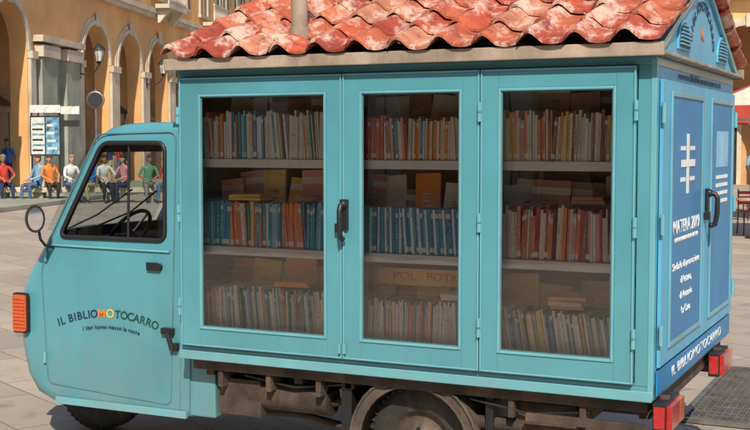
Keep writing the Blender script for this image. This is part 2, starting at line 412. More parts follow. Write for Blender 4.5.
for side in (0,1):
    ya=-.105; L=math.hypot(YR-ya,ZR-ZE)
    dy=(YR-ya)/L; dz=(ZR-ZE)/L
    for r in range(NR):
        for c in range(NC):
            v0=L*r/NR+random.uniform(-.008,.008); v1=L*(r+1)/NR+.05
            col=random.choice([(.55,.11,.045),(.48,.085,.04),(.62,.17,.08),(.52,.13,.06),(.40,.07,.035),(.58,.24,.14)])
            jit=random.uniform(-.005,.005); jx=random.uniform(-.004,.004); sk_=random.uniform(-.012,.012); vs=[]
            for (v,lift) in ((v0,.030),(v0+.012,.034),((v0+v1)/2,.022),(v1,.006)):
                for i in range(n):
                    f=i/(n-1)*1.06; x=x0+(c+f)*tw+jx+sk_*(v-v0)/(v1-v0); h=(tprof(f%1.0) if f<=1 else tprof(f-1))+lift+jit+(.006 if f>1 else 0)
                    y=ya+dy*v - dz*h; z=ZE+dz*v+dy*h
                    if side: y=W-y
                    vs.append((x,y,z))
            m=4; k=len(vs)
            vs+= [(x,y,z-.013) for x,y,z in vs]
            fs=[]
            for a in range(m-1):
                for i in range(n-1):
                    fs.append((a*n+i,a*n+i+1,(a+1)*n+i+1,(a+1)*n+i))
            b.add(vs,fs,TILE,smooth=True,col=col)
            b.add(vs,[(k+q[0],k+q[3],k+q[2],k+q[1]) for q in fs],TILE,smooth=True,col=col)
            ed=[(i,k+i,k+i+1,i+1) for i in range(n-1)]
            ed+=[(a*n,(a+1)*n,k+(a+1)*n,k+a*n) for a in range(m-1)]+[(a*n+n-1,k+a*n+n-1,k+(a+1)*n+n-1,(a+1)*n+n-1) for a in range(m-1)]
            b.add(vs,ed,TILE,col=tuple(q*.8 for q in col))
for c in range(8):
    xa=-2.58+c*.335; col=random.choice([(.52,.12,.06),(.46,.10,.055),(.58,.17,.09)])
    vs=[]
    for x,rr in ((xa,.10),(xa+.36,.085)):
        for i in range(11):
            a=math.pi*i/10; vs.append((x,YR+rr*1.1*math.cos(a),ZR+.005+rr*math.sin(a)))
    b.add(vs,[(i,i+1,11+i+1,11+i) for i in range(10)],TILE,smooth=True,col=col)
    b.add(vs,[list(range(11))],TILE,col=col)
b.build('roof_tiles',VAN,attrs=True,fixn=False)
b=MB()
cx_,cy_=-1.87,.12
b.cyl((cx_,cy_,2.20),(cx_,cy_,2.78),.044,.042,PLANK,16); b.cyl((cx_,cy_,2.22),(cx_,cy_,2.31),.060,.054,PLANK,16)
b.lathe([(0,.045),(.01,.07),(.05,.07),(.09,.02)],(cx_,cy_,2.78),'z',PLANK,16)
b.build('chimney_pipe',VAN)

# --- rear
b=MB()
for (y0,y1) in ((.06,1.095),(1.105,2.05)):
    b.box(.0045,.020,y0,y1,.70,2.0,REARF)
for (y0,y1) in ((.24,.99),(1.27,1.93)):
    b.box(.0205,.024,y0,y1,.79,1.93,REARB)
    q=.022
    b.box(.0205,.030,y0-q,y0,.79-q,1.93+q,BLUE2); b.box(.0205,.030,y1,y1+q,.79-q,1.93+q,BLUE2)
    b.box(.0205,.030,y0,y1,.79-q,.79,BLUE2); b.box(.0205,.030,y0,y1,1.93,1.93+q,BLUE2)
b.box(.0045,.012,.05,2.05,.57,.685,REARB)
for y in (.045,2.06):
    for z in (.85,1.35,1.85): b.cyl((.026,y,z-.045),(.026,y,z+.045),.010,.010,BLUE2,10)
b.build('rear_doors',VAN,bevel=.002)
handle('rear_handle',Matrix.Translation((.022,1.13,1.40))@Matrix.Rotation(R(90),4,'Z'))
T=lambda n,s,y,z,sz,m,sx=1.5,x=.0255,**k: text(n,s,(x,y,z),sz,m,VAN,face='rear',sx=sx,**k)
T('rear_lettering','MATERA 2019',.615,1.315,.088,WHITE,1.22,off=.001)
T('rear_lettering_small','CAPITALE EUROPEA DELLA CULTURA',.615,1.255,.030,WHITE,1.15)
for k,s in enumerate(('Simbolo di promozione','di lettura,','di Antonio','La Cava')):
    T('rear_lettering_small',s,.615,1.13-k*.075,.052,WHITE,1.35)
T('rear_web_lettering','www.ilbibliomotocarro.it',1.05,2.035,.052,NAVY,2.2,x=.0062)
T('rear_band_lettering','IL BIBLIOMOTOCARRO',1.05,.628,.070,WHITE,1.9,x=.0135)
word='BIBLIOMOTOCARRO'
for i,ch in enumerate(word):
    a=R(158-136*i/(len(word)-1)); rr=.29
    text('gable_letter',ch,(.007,1.06+rr*1.15*math.cos(a),2.13+rr*math.sin(a)),.072,NAVY,VAN,face='rear',roll=a-math.pi/2,sx=1.15)
T('gable_lettering','IL',1.06,2.27,.08,ORL,1.4,x=.007)
b=MB()
# plain stand-in marks
b.box(.0245,.0262,.585,.645,1.47,1.76,WHITE); b.box(.0263,.0275,.44,.79,1.60,1.635,WHITE)
for dz in (1.54,1.69): b.box(.0245,.0262,.44,.56,dz-.010,dz+.010,WHITE); b.box(.0245,.0262,.67,.79,dz-.010,dz+.010,WHITE)
b.box(.0245,.0262,1.42,1.80,1.58,1.78,mat('mark_lightblue',(.25,.5,.7),.5))
for k in range(4): b.box(.0245,.0262,1.42,1.80,1.38+k*.045,1.40+k*.045,WHITE)
b.build('emblem_marks',VAN)
b=MB()
for y0 in (.02,1.42):
    b.box(.0,.06,y0,y0+.30,.415,.545,BLACK)
    b.box(.06,.085,y0+.01,y0+.19,.425,.535,REDL); b.box(.06,.085,y0+.195,y0+.29,.425,.535,AMBER)
    b.box(.005,.055,y0-.004,y0-.001,.43,.53,REDL)
    b.box(.01,.05,y0+.1,y0+.14,.53,.56,RUST)
b.build('tail_lights',VAN,bevel=.006)

# --- chassis
b=MB()
for y in (.38,1.62): b.box(-3.0,-.02,y,y+.07,.40,.50,RUST)
for x in (-2.45,-1.9,-1.6,-.75,-.08): b.box(x,x+.05,.10,2.0,.45,.535,RUST)
b.box(-2.50,-.03,.05,.085,.49,.548,RUST)
for x in (-2.35,-2.05,-1.75,-.7,-.35): b.box(x,x+.03,.06,.38,.40,.52,RUST)
b.cyl((-1.2,.3,.2),(-1.2,1.8,.2),.045,.045,RUST)
for k in range(4): b.box(-1.2-.42+.07*k,-1.2+.42-.07*k,.42,.48,.27-.014*k,.282-.014*k,RUST)
b.cyl((-2.2,.2,.36),(-1.72,.2,.36),.085,.085,RUST,18); b.cyl((-1.72,.2,.34),(-1.5,.25,.40),.02,.02,RUST)
b.sweep([(-2.5,.3,.30),(-2.3,.28,.22),(-2.0,.3,.24),(-1.7,.35,.18)],.022,RUST)
b.box(-2.38,-2.12,.12,.40,.24,.44,RUST); b.box(-.68,-.38,.12,.36,.30,.47,RUST)
b.box(-.60,-.02,.02,.05,.40,.44,RUST)
b.cyl((-.9,.15,.34),(-.2,.15,.36),.035,.035,RUST)
b.box(-2.7,-2.40,.4,1.3,.22,.50,RUST)
b.box(-1.62,-1.56,.10,.42,.12,.50,BLACK); b.box(-.83,-.79,.10,.42,.10,.50,BLACK)
b.sweep([(-2.2,.10,.47),(-1.9,.10,.43),(-1.6,.12,.47)],.008,BLACK); b.sweep([(-.9,.08,.47),(-.6,.09,.42),(-.3,.08,.46)],.008,BLACK)
b.build('chassis',VAN,bevel=.005)
def wheel(name,c,ang=0):
    b=MB(); w=.085; prof=[(-w*.8,.15),(-w*.95,.18),(-w,.235),(-w*.88,.275),(-w*.5,.292),(w*.5,.292),(w*.88,.275),(w,.235),(w*.95,.18),(w*.8,.15)]
    b.lathe(prof,(0,0,0),'y',RUBBER,48)
    for k in range(44):
        a=2*math.pi*k/44; M=Matrix.Rotation(a,4,'Y')
        b.box(-.013,.013,-w*.62,-w*.06,.288,.296,RUBBER,M); b.box(-.013,.013,w*.06,w*.62,.288,.296,RUBBER,M)
        b.box(-.005,.005,-w*.985,-w*.80,.262,.280,RUBBER,M)
    b.lathe([(-w*.8,.15),(-w*.7,.145),(-w*.4,.13),(-w*.35,.10),(-w*.6,.07),(-w*.65,.045),(-w*.9,.04),(-w*.92,.001)],(0,0,0),'y',FENDER,32)
    b.lathe([(w*.8,.15),(w*.3,.13),(w*.3,.001)],(0,0,0),'y',FENDER,32)
    for k in range(4):
        a=k*math.pi/2+.4; b.cyl((.055*math.cos(a),-w*.78,.055*math.sin(a)),(.055*math.cos(a),-w*.55,.055*math.sin(a)),.01,.01,BLACK,6)
    o=b.build(name,VAN,loc=c); o.rotation_euler=(0,0,ang); return o
wheel('rear_wheel',(-1.2,.24,.212)); wheel('rear_wheel_far',(-1.2,1.88,.212)).rotation_euler=(0,0,math.pi)
wheel('front_wheel',(-3.58,.62,.212),R(4))
b=MB()
for ya,yb in ((.07,.40),(1.70,2.03)):
    n=20; vs=[]
    for rr in (.350,.335):
        for yy in (ya,yb):
            for i in range(n+1):
                a=R(-12+204*i/n); vs.append((-1.2+rr*math.cos(a)*1.0,yy,.205+rr*math.sin(a)))
    m=n+1; fs=[]
    for i in range(n):
        fs+=[(i,i+1,m+i+1,m+i),(2*m+i,3*m+i,3*m+i+1,2*m+i+1),(i,2*m+i,2*m+i+1,i+1),(m+i,m+i+1,3*m+i+1,3*m+i)]
    b.add(vs,fs,FENDER,smooth=False)
    vs=[]
    for rr in (.352,.300):
        for i in range(n+1):
            a=R(-12+204*i/n); vs.append((-1.2+rr*math.cos(a),ya-.002,.205+rr*math.sin(a)))
    b.add(vs,[(i,i+1,m+i+1,m+i) for i in range(n)],FENDER)
    for r_ in (.350,.300):
        pts=[(-1.2+r_*math.cos(R(-12+204*i/n)),ya-.004,.205+r_*math.sin(R(-12+204*i/n))) for i in range(n+1)]
        b.sweep(pts,.008,FENDER,8)
b.build('mudguards',VAN)

# --- cab
yc,hw=.74,.62
prof0=[(-2.58,.19),(-3.56,.19),(-3.67,.235),(-3.745,.34),(-3.79,.50),(-3.81,.65),(-3.81,.76),(-3.785,.86),(-3.735,.96),(-3.665,1.06),(-3.60,1.165),(-3.53,1.29),(-3.41,1.50),(-3.285,1.70),(-3.24,1.755),(-3.17,1.797),(-3.06,1.822),(-2.9,1.832),(-2.58,1.83)]
def cabloft(inset,stations,zmin=None,hwx=hw):
    vs=[]; n=len(prof0)
    for t,ins in stations:
        for (x,z) in prof0:
            i=inset+ins
            xx=x+(i if x<-2.7 else 0)*(1 if z<1.8 else .3) if x<-2.6 else x-(inset)
            zz=z
            if z>1.7: zz=z-i
            elif z<.3: zz=z+i
            elif z>1.1: zz=z-i*.5
            if zmin is not None: zz=max(zz,zmin)
            bul=.11*(1-t*t)*max(0,min(1,(-3.0-x)/.6))
            xx-=bul
            y=yc+t*hwx*(1-.06*(z-.18))
            vs.append((xx,y,zz))
    fs=[]
    for s in range(len(stations)-1):
        for i in range(n):
            fs.append((s*n+i,s*n+(i+1)%n,(s+1)*n+(i+1)%n,(s+1)*n+i))
    fs.append(list(range(n))); fs.append(list(range((len(stations)-1)*n,len(stations)*n)))
    return vs,fs
ST=[(-1,.055),(-.987,.026),(-.96,.006),(-.92,0),(-.6,0),(-.3,0),(0,0),(.3,0),(.6,0),(.92,0),(.96,.006),(.987,.026),(1,.055)]
def mk(vs,fs,name):
    me=bpy.data.meshes.new(name); me.from_pydata(vs,[],fs); bm=bmesh.new(); bm.from_mesh(me)
    bmesh.ops.remove_doubles(bm,verts=bm.verts,dist=1e-5)
    bmesh.ops.recalc_face_normals(bm,faces=bm.faces); bm.to_mesh(me); bm.free()
    o=bpy.data.objects.new(name,me); scene.collection.objects.link(o); return o
cab=mk(*cabloft(0,ST),'cab_body')
inner=mk(*cabloft(.05,[(-1,0),(-.5,0),(0,0),(.5,0),(1,0)],zmin=.62,hwx=hw-.035),'c1')
def rounded(pts,r,n=4):
    out=[]; N=len(pts)
    for i in range(N):
        p=Vector(pts[i]);a=Vector(pts[i-1]);c=Vector(pts[(i+1)%N])
        d1=(a-p).normalized()*r; d2=(c-p).normalized()*r
        for k in range(n+1):
            t=k/n; out.append(tuple((p+d1)*(1-t)**2+p*2*t*(1-t)+(p+d2)*t*t))
    return out
WIN=rounded([(-3.505,1.168),(-2.755,1.168),(-2.765,1.715),(-3.20,1.715)],.05)
b=MB(); b.prism(WIN,'y',-1,3,BLACK); c2=b.build('c2')
b=MB(); b.prism([(-4.2,1.20),(-3.50,1.20),(-3.22,1.66),(-3.9,1.66)],'y',.24,1.24,BLACK); c3=b.build('c3')
for o in (inner,c2,c3):
    md=cab.modifiers.new('bo','BOOLEAN'); md.operation='DIFFERENCE'; md.object=o; md.solver='EXACT'
b=MB(); pts=[(-3.58+.345*math.cos(R(a)),.20+.345*math.sin(R(a))) for a in range(0,181,12)]
b.prism([(-3.235,0)]+pts+[(-3.925,0)],'y',.42,.90,BLACK); c5=b.build('c5')
md=cab.modifiers.new('bo','BOOLEAN'); md.operation='DIFFERENCE'; md.object=c5; md.solver='EXACT'
dg=bpy.context.evaluated_depsgraph_get(); dg.update()
me=bpy.data.meshes.new_from_object(cab.evaluated_get(dg)); cab.modifiers.clear(); cab.data=me
for o in (inner,c2,c3,c5): bpy.data.objects.remove(o)
me.materials.clear(); me.materials.append(BLUE); me.materials.append(INTER)
bm=bmesh.new(); bm.from_mesh(me)
for f in bm.faces:
    f.smooth=True; f.material_index=0
    c=f.calc_center_median()
    if yc-hw+.04<c.y<yc+hw-.04 and c.x>-3.82 and .60<c.z<1.79 and c.x<-2.6:
        if (Vector((-3.1,yc,1.1))-c).dot(f.normal)>0: f.material_index=1
for e in bm.edges:
    e.smooth = e.calc_face_angle(3.0)<R(32) if len(e.link_faces)==2 else False
bm.to_mesh(me); bm.free(); cab.parent=VAN
sy=lambda z: yc-hw*(1-.06*(z-.18))
b=MB()
for s in (0,1):
    vs=[(x,(sy(z)+.018) if s==0 else 2*yc-(sy(z)+.018),z) for x,z in WIN]; b.add(vs,[list(range(len(vs)))],CABGL)
b.add([(-3.66,.22,1.19),(-3.66,1.26,1.19),(-3.36,1.26,1.67),(-3.36,.22,1.67)],[(0,1,2,3)],CABGL)
b.build('cab_panes',VAN,fixn=False)
b=MB()
b.sweep([(x,sy(z)-.002,z) for x,z in WIN],.013,BLACK,8,closed=True)
b.sweep([(x,2*yc-sy(z)+.002,z) for x,z in WIN],.013,BLACK,8,closed=True)
b.cyl((-3.02,sy(1.17)+.012,1.17),(-3.02,sy(1.71)+.012,1.715),.008,.008,BLACK,8)
b.build('window_seals',VAN)
b=MB()
door=rounded([(-3.58,.30),(-2.70,.25),(-2.69,1.775),(-3.235,1.765),(-3.59,1.13),(-3.64,.95)],.05,5)
b.sweep([(x,sy(z)-.0005,z) for x,z in door],.0045,SEAL,6,closed=True)
b.sweep([(-2.64,sy(z)-.0005,z) for z in (.2,.8,1.4,1.80)],.004,SEAL,6)
b.build('door_seam',VAN)
b=MB()
b.sweep([(-3.55,sy(1.11)-.004,1.115),(-3.2,sy(1.11)-.006,1.112),(-2.72,sy(1.11)-.006,1.108)],.007,BLUE2,8)
b.box(-3.52,-2.60,sy(.2)-.008,sy(.2)+.02,.185,.225,BLUE2)
for z in (.45,1.05): b.cyl((-3.60,sy(z)-.012,z-.03),(-3.60,sy(z)-.012,z+.03),.010,.010,BLUE2,8)
b.build('body_mouldings',VAN,bevel=.003)
b=MB()
b.box(-2.60,-2.42,.14,.5,.20,.545,BLUE); b.box(-2.60,-2.54,.2,1.3,.5,1.80,BLUE)
b.build('cab_rear_panel',VAN,bevel=.01)
b=MB()
b.box(-2.87,-2.80,sy(1.03)-.022,sy(1.03),1.0,1.045,BLACK); b.cyl((-2.79,sy(1)-.02,1.02),(-2.79,sy(1),1.02),.02,.022,BLACK,12)
b.box(-2.76,-2.68,sy(.66)-.03,sy(.66),.65,.685,BLACK); b.cyl((-2.68,sy(.6)-.03,.57),(-2.71,sy(.6)-.03,.66),.014,.014,BLACK,10)
b.box(-2.68,-2.65,sy(.66)-.035,sy(.66),.56,.605,BLACK)
b.build('door_latches',VAN,bevel=.004)
b=MB(); b.prism(rounded([(-3.825,.595),(-3.725,.595),(-3.725,.815),(-3.825,.815)],.02,3),'y',.10,.24,AMBER)
for k in range(9): b.box(-3.82,-3.73,.0975,.0995,.615+k*.021,.619+k*.021,REDL)
b.prism(rounded([(-3.83,.585),(-3.718,.585),(-3.718,.825),(-3.83,.825)],.02,3),'y',.108,.13,BLACK)
b.build('turn_signal',VAN,bevel=.005)
b=MB(); b.lathe([(-.02,.0),(-.02,.075),(.0,.09),(.03,.085)],(-3.90,.45,.72),'x',CHROME,24); b.lathe([(-.02,.0),(-.02,.075),(.0,.09),(.03,.085)],(-3.90,1.03,.72),'x',CHROME,24)
b.build('headlights',VAN)
b=MB()
b.sweep([(-3.55,.15,1.10),(-3.55,.08,1.12),(-3.53,.02,1.16),(-3.53,.0,1.24)],.009,BLACK,8)
Mm=Matrix.Translation((-3.53,-.02,1.28))@Matrix.Rotation(R(-38),4,'Z')
pts=[(.055*math.cos(a),.080*math.sin(a)) for a in [2*math.pi*k/24 for k in range(24)]]
b.prism(pts,'x',-.022,.006,BLACK,Mm); b.prism([(p*.78,q*.82) for p,q in pts],'x',.0065,.008,MIRROR,Mm)
b.build('side_mirror',VAN,bevel=.004)
b=MB()
b.box(-3.62,-3.40,.2,1.28,.95,1.14,INTER); b.box(-3.12,-2.75,.25,1.23,.66,.82,SEAT); b.box(-2.80,-2.68,.25,1.23,.80,1.42,SEAT)
b.build('dashboard_and_seat',VAN,bevel=.03)
b=MB()
ctr=Vector((-3.27,.50,1.17)); M=Matrix.Translation(ctr)@Matrix.Rotation(R(-55),4,'Y')
ring=[M@Vector((.17*math.cos(a),.17*math.sin(a),0)) for a in [2*math.pi*k/24 for k in range(24)]]
b.sweep(ring,.012,BLACK,8,closed=True)
for k in range(3):
    a=k*2.094+.5; b.cyl(M@Vector((0,0,-.02)),M@Vector((.165*math.cos(a),.165*math.sin(a),0)),.009,.008,CHROME,6)
b.cyl(M@Vector((0,0,.0)),M@Vector((0,0,-.3)),.03,.03,BLACK)
b.sweep([(-3.62,.3,1.18),(-3.55,.55,1.27),(-3.47,.8,1.42)],.006,BLACK); b.sweep([(-3.64,.6,1.18),(-3.56,.9,1.27),(-3.5,1.1,1.4)],.006,BLACK)
b.build('steering_wheel',VAN)
word="IL BIBLIOMOTOCARRO"
cols=[NAVY]*9+[ORL,YEL]+[GREENL]*7
xs=-3.525
xx=xs; Rr=1.05; cxl=-3.12; czl=.735-Rr
for i,ch in enumerate(word):
    w={'I':.024,' ':.022,'M':.055,'O':.048,'L':.037}.get(ch,.043)
    if i in (9,10): w=.062
    xc=xx+w/2; a=(xc-cxl)/Rr
    if ch!=' ':
        px_=cxl+Rr*math.sin(a); pz=czl+Rr*math.cos(a)
        text('door_letter',ch,(px_,sy(pz)-.003,pz),.064 if i not in (9,10) else .070,cols[i],VAN,roll=-a,tilt=2.1,off=.0010)
    xx+=w
ss="I libri hanno messo le ruote"
xx=-3.33
for ch in ss:
    w={'i':.009,'l':.009,' ':.011,'m':.024,'I':.011,'r':.012}.get(ch,.0175)
    xc=xx+w/2; a=(xc-(-3.12))/.9; 
    if ch!=' ': text('door_letter_small',ch,(-3.12+.9*math.sin(a),sy(.6)-.003,.660-.9+.9*math.cos(a)),.034,NAVY,VAN,roll=-a,tilt=2.1)
    xx+=w*1.0

# ------------------------------------------------------------------ ground
me=bpy.data.meshes.new('ground'); me.from_pydata([(-300,-300,0),(300,-300,0),(300,300,0),(-300,300,0)],[],[(0,1,2,3)]); me.materials.append(GROUND)
o=bpy.data.objects.new('ground',me); scene.collection.objects.link(o)
b=MB()
DK=mat('drain_void',(.012,.012,.012),.9)
gx0,gx1,gy0,gy1=-.35,1.30,2.35,4.25
b.box(gx0,gx1,gy0,gy1,.002,.006,DK)
x=gx0+.02
while x<gx1-.02: b.box(x,x+.008,gy0+.02,gy1-.02,.008,.028,METAL); x+=.045
y=gy0+.03
while y<gy1-.02: b.box(gx0+.02,gx1-.02,y,y+.008,.010,.026,METAL); y+=.09
for x in (gx0,gx1-.04): b.box(x,x+.04,gy0,gy1,.0065,.034,METAL)
for y in (gy0-.02,gy1-.02): b.box(gx0,gx1,y,y+.04,.0067,.036,METAL)
b.build('drain_grate')

# ------------------------------------------------------------------ buildings
def arcade(name,org,d,nb,wall,solid=(),balc=(),bay=4.0,H=16,spr=4.95,pw=.62,seed=1):
    rnd=random.Random(seed); ang=math.atan2(d[1],d[0]); E=empty(name,(*org,0),ang)
    b=MB(); s=MB(); w=MB(); r=bay/2-pw
    for i in range(nb):
        x=i*bay
        if i in solid:
            b.box(x,x+bay,0,.6,5.2,7.3,wall)
            s.box(x,x+bay,.05,.6,0,5.199,GSTONE)
            for xa in (.25,bay-1.55):
                s.box(x+xa,x+xa+1.3,-.22,.049,.6,4.7,GSTONE); s.box(x+xa-.1,x+xa+1.4,-.32,.049,4.7,5.1,STONE); s.box(x+xa-.1,x+xa+1.4,-.32,.049,0,.6,STONE)
            s.box(x,x+bay,-.36,-.002,5.2,5.42,STONE)
        else:
            arc=[(x+bay/2+r*math.cos(R(180-a)),spr+r*math.sin(R(180-a))) for a in range(0,181,12)]
            pts=[(x,0),(x+pw,0)]+arc+[(x+bay-pw,0),(x+bay,0),(x+bay,7.3),(x,7.3)]
            b.prism(pts,'y',0,.6,wall)
            for (r0,r1,yo) in ((r,r+.16,-.10),(r+.16,r+.30,-.05)):
                o_=[(x+bay/2+r1*math.cos(R(a)),spr+r1*math.sin(R(a))) for a in range(0,181,12)]
                i_=[(x+bay/2+r0*math.cos(R(a)),spr+r0*math.sin(R(a))) for a in range(180,-1,-12)]
                s.prism(o_+i_,'y',yo,-.002,STONE)
            s.box(x+bay/2-.16,x+bay/2+.16,-.16,-.101,spr+r-.08,spr+r+.42,STONE)
            w.box(x+1.2,x+bay-1.2,3.92,3.995,0,3.0,DARKW); w.box(x+1.05,x+bay-1.05,3.90,3.915,3.0,3.3,STONE)
            w.box(x+1.0,x+1.19,3.90,3.995,0,3.0,STONE); w.box(x+bay-1.19,x+bay-1.0,3.90,3.995,0,3.0,STONE)
            if rnd.random()<.6:
                aw=rnd.choice([PLASTER2,SHUT,STONE]); w.prism([(2.9,3.2),(3.89,3.9),(3.89,3.2)],'x',x+1.0,x+3.0,aw)
        for xa,xb in ((x+.03,x+pw-.05),(x+bay-pw+.05,x+bay-.03)):
            if i in solid: continue
            s.box(xa,xb,-.12,-.002,.5,spr-.25,STONE); s.box(xa-.03,xb+.02,-.2,-.003,spr-.25,spr,STONE); s.box(xa-.03,xb+.03,-.18,-.003,0,.5,GSTONE)
        for zf in (8.35,12.1):
            xa,xb=x+bay/2-.65,x+bay/2+.65
            s.box(xa-.2,xa,-.1,-.002,zf,zf+2.4,STONE); s.box(xb,xb+.2,-.1,-.002,zf,zf+2.4,STONE); s.box(xa-.3,xb+.3,-.2,-.002,zf+2.4,zf+2.65,STONE); s.box(xa-.3,xb+.3,-.16,-.002,zf-.15,zf,STONE)
            s.prism([(xa-.35,zf+2.66),(xb+.35,zf+2.66),(x+bay/2,zf+3.1)],'y',-.18,-.002,STONE)
            w.box(xa,xb,-.03,-.001,zf,zf+2.4,DARKW)
            w.box(xa,xa+.05,-.05,-.031,zf,zf+2.4,STONE); w.box(xa+.62,xa+.68,-.05,-.031,zf,zf+2.4,STONE); w.box(xa+.06,xb-.0,-.048,-.031,zf+1.5,zf+1.56,STONE)
            if rnd.random()<.7:
                w.box(xa-.62,xa-.21,-.07,-.002,zf+.02,zf+2.38,SHUT); w.box(xb+.21,xb+.62,-.07,-.002,zf+.02,zf+2.38,SHUT)
        if i in balc or not balc:
            s.box(x+.6,x+bay-.6,-1.0,-.36,7.72,7.9,STONE)
            for xa in (x+.9,x+bay-1.1): s.prism([(-.95,7.715),(-.37,7.715),(-.37,7.1),(-.45,7.1)],'x',xa,xa+.2,STONE)
            s.box(x+.6,x+bay-.6,-1.0,-.9,8.72,8.82,STONE)
            for k in range(12):
                xa=x+.68+k*(bay-1.36)/11; s.lathe([(0,.05),(.12,.05),(.3,.085),(.5,.05),(.7,.04),(.82,.06)],(xa,-.95,7.9),'z',STONE,8)
    L=nb*bay
    b.box(0,L,0,.6,7.301,H,wall)
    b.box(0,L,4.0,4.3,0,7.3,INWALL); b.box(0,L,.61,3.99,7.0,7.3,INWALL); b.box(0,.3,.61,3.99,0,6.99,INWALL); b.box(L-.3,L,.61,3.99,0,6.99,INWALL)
    b.box(0,L,.61,14,H-.3,H,STONE); b.box(0,.3,4.31,14,0,H-.31,wall); b.box(L-.3,L,4.31,14,0,H-.31,wall); b.box(.31,L-.31,13.7,14,0,H-.31,wall)
    s.box(0,L,-.25,-.003,7.32,7.5,STONE); s.box(0,L,-.35,-.003,7.501,7.71,STONE)
    s.box(0,L,-.1,-.002,11.5,11.75,STONE); s.box(-.3,L+.3,-.6,-.003,H-.5,H-.1,STONE)
    b.build('walls',E,fixn=True); s.build('stone_trim',E); w.build('windows_and_doors',E)
    return E
d1=(-.324,.946)
org=(-25.36-3*4*d1[0],22.06-3*4*d1[1])
AR=arcade('arcaded_building',org,d1,19,PLASTER,solid=(4,),balc=tuple(range(7,19,2)),seed=3,pw=.5,spr=4.85)
arcade('closing_building',(-45.96,74.2),(.901,.4337),12,PLASTER2,seed=5)
arcade('cafe_building',(-7.54,41.6),(.901,.4337),8,PLASTER,seed=8)
arcade('opposite_building',(34,-27),(-1,0),17,PLASTER,seed=11)
b=MB(); b.box(0,76,-3.2,3.9,0,.13,GSTONE); b.build('pavement',None,bevel=.02,loc=(org[0],org[1],0),rotz=math.atan2(d1[1],d1[0]))
bpy.context.view_layer.update()
def lantern(x):
    E=empty('wall_lantern'); E.location=AR.matrix_world@Vector((x,-.12,4.55)); E.rotation_euler=AR.rotation_euler
    b=MB()
    b.sweep([(0,0,-.2),(0,-.3,-.28),(0,-.6,-.12),(0,-.75,.12)],.025,IRON); b.box(-.06,.06,-.02,.01,-.4,.3,IRON)
    b.lathe([(.0,.04),(.1,.10),(.12,.12)],(0,-.75,.12),'z',IRON,6)
    b.lathe([(.0,.12),(.42,.20)],(0,-.75,.24),'z',LAMPG,6)
    for k in range(6):
        a=2*math.pi*k/6; b.cyl((.12*math.cos(a),-.75+.12*math.sin(a),.24),(.2*math.cos(a),-.75+.2*math.sin(a),.66),.013,.013,IRON,5)
    b.lathe([(.0,.24),(.05,.22),(.2,.08),(.24,.03),(.36,.001)],(0,-.75,.66),'z',IRON,12)
    b.build('lantern_body',E)
for x in (20,28,36): lantern(x)

Fw=Vector((-.4337,.901,0)); Rt=Vector((.901,.4337,0)); C0=Vector((1.145,-5.242,0))
def P(d,l,z=0): v=C0+Fw*d+Rt*l; v.z=z; return v
GA=math.atan2(.4337,.901)
POSTER=mat('poster_blue',(.12,.3,.45),.6,var=.8,scale=6); PAPER=mat('poster_paper',(.65,.65,.6),.7,var=.3,scale=12)
E=empty('notice_board',P(38.5,-10.75),GA); b=MB()
for x in (-.45,.45): b.cyl((x,0,0),(x,0,3.0),.03,.03,IRON,8)
b.box(-.5,.5,-.03,.03,1.35,2.65,IRON); b.box(-.46,-.02,-.04,-.031,1.4,2.6,PAPER); b.box(.02,.46,-.04,-.031,1.4,2.6,POSTER); b.box(-.5,.5,-.03,.03,2.75,3.0,PAPER)
for k in range(6): b.box(-.42,-.08+.05*(k%2),-.044,-.041,1.5+k*.17,1.56+k*.17,[IRON,POSTER][k%2])
for k in range(4): b.box(.06,.38-.04*k,-.044,-.041,1.55+k*.25,1.63+k*.25,PAPER)
b.build('board',E)
E=empty('street_sign',P(38,-8.98),GA); b=MB(); b.cyl((0,0,0),(0,0,3.5),.035,.035,METAL,10); b.lathe([(-.06,.001),(-.06,.28),(-.03,.30),(-.02,.001)],(0,0,3.15),'y',METAL,24)
b.lathe([(-.065,.001),(-.065,.24)],(0,0,3.15),'y',IRON,24); b.build('post_and_disc',E)
E=empty('direction_sign',P(38.2,-9.85),GA); b=MB(); b.cyl((0,0,0),(0,0,3.0),.03,.03,METAL,10); b.box(-.3,.3,-.05,-.031,2.7,2.95,PAPER); b.box(-.3,.3,-.05,-.031,2.3,2.5,IRON); b.build('post_and_plates',E)
E=empty('stone_bench',P(35.2,-8.4),GA); b=MB(); b.box(-4.2,4.2,-.25,.35,.30,.45,STONE)
for k in range(8): b.box(-4.0+k*1.1,-3.7+k*1.1,-.15,.25,0,.299,GSTONE)
b.build('slab',E,bevel=.02)

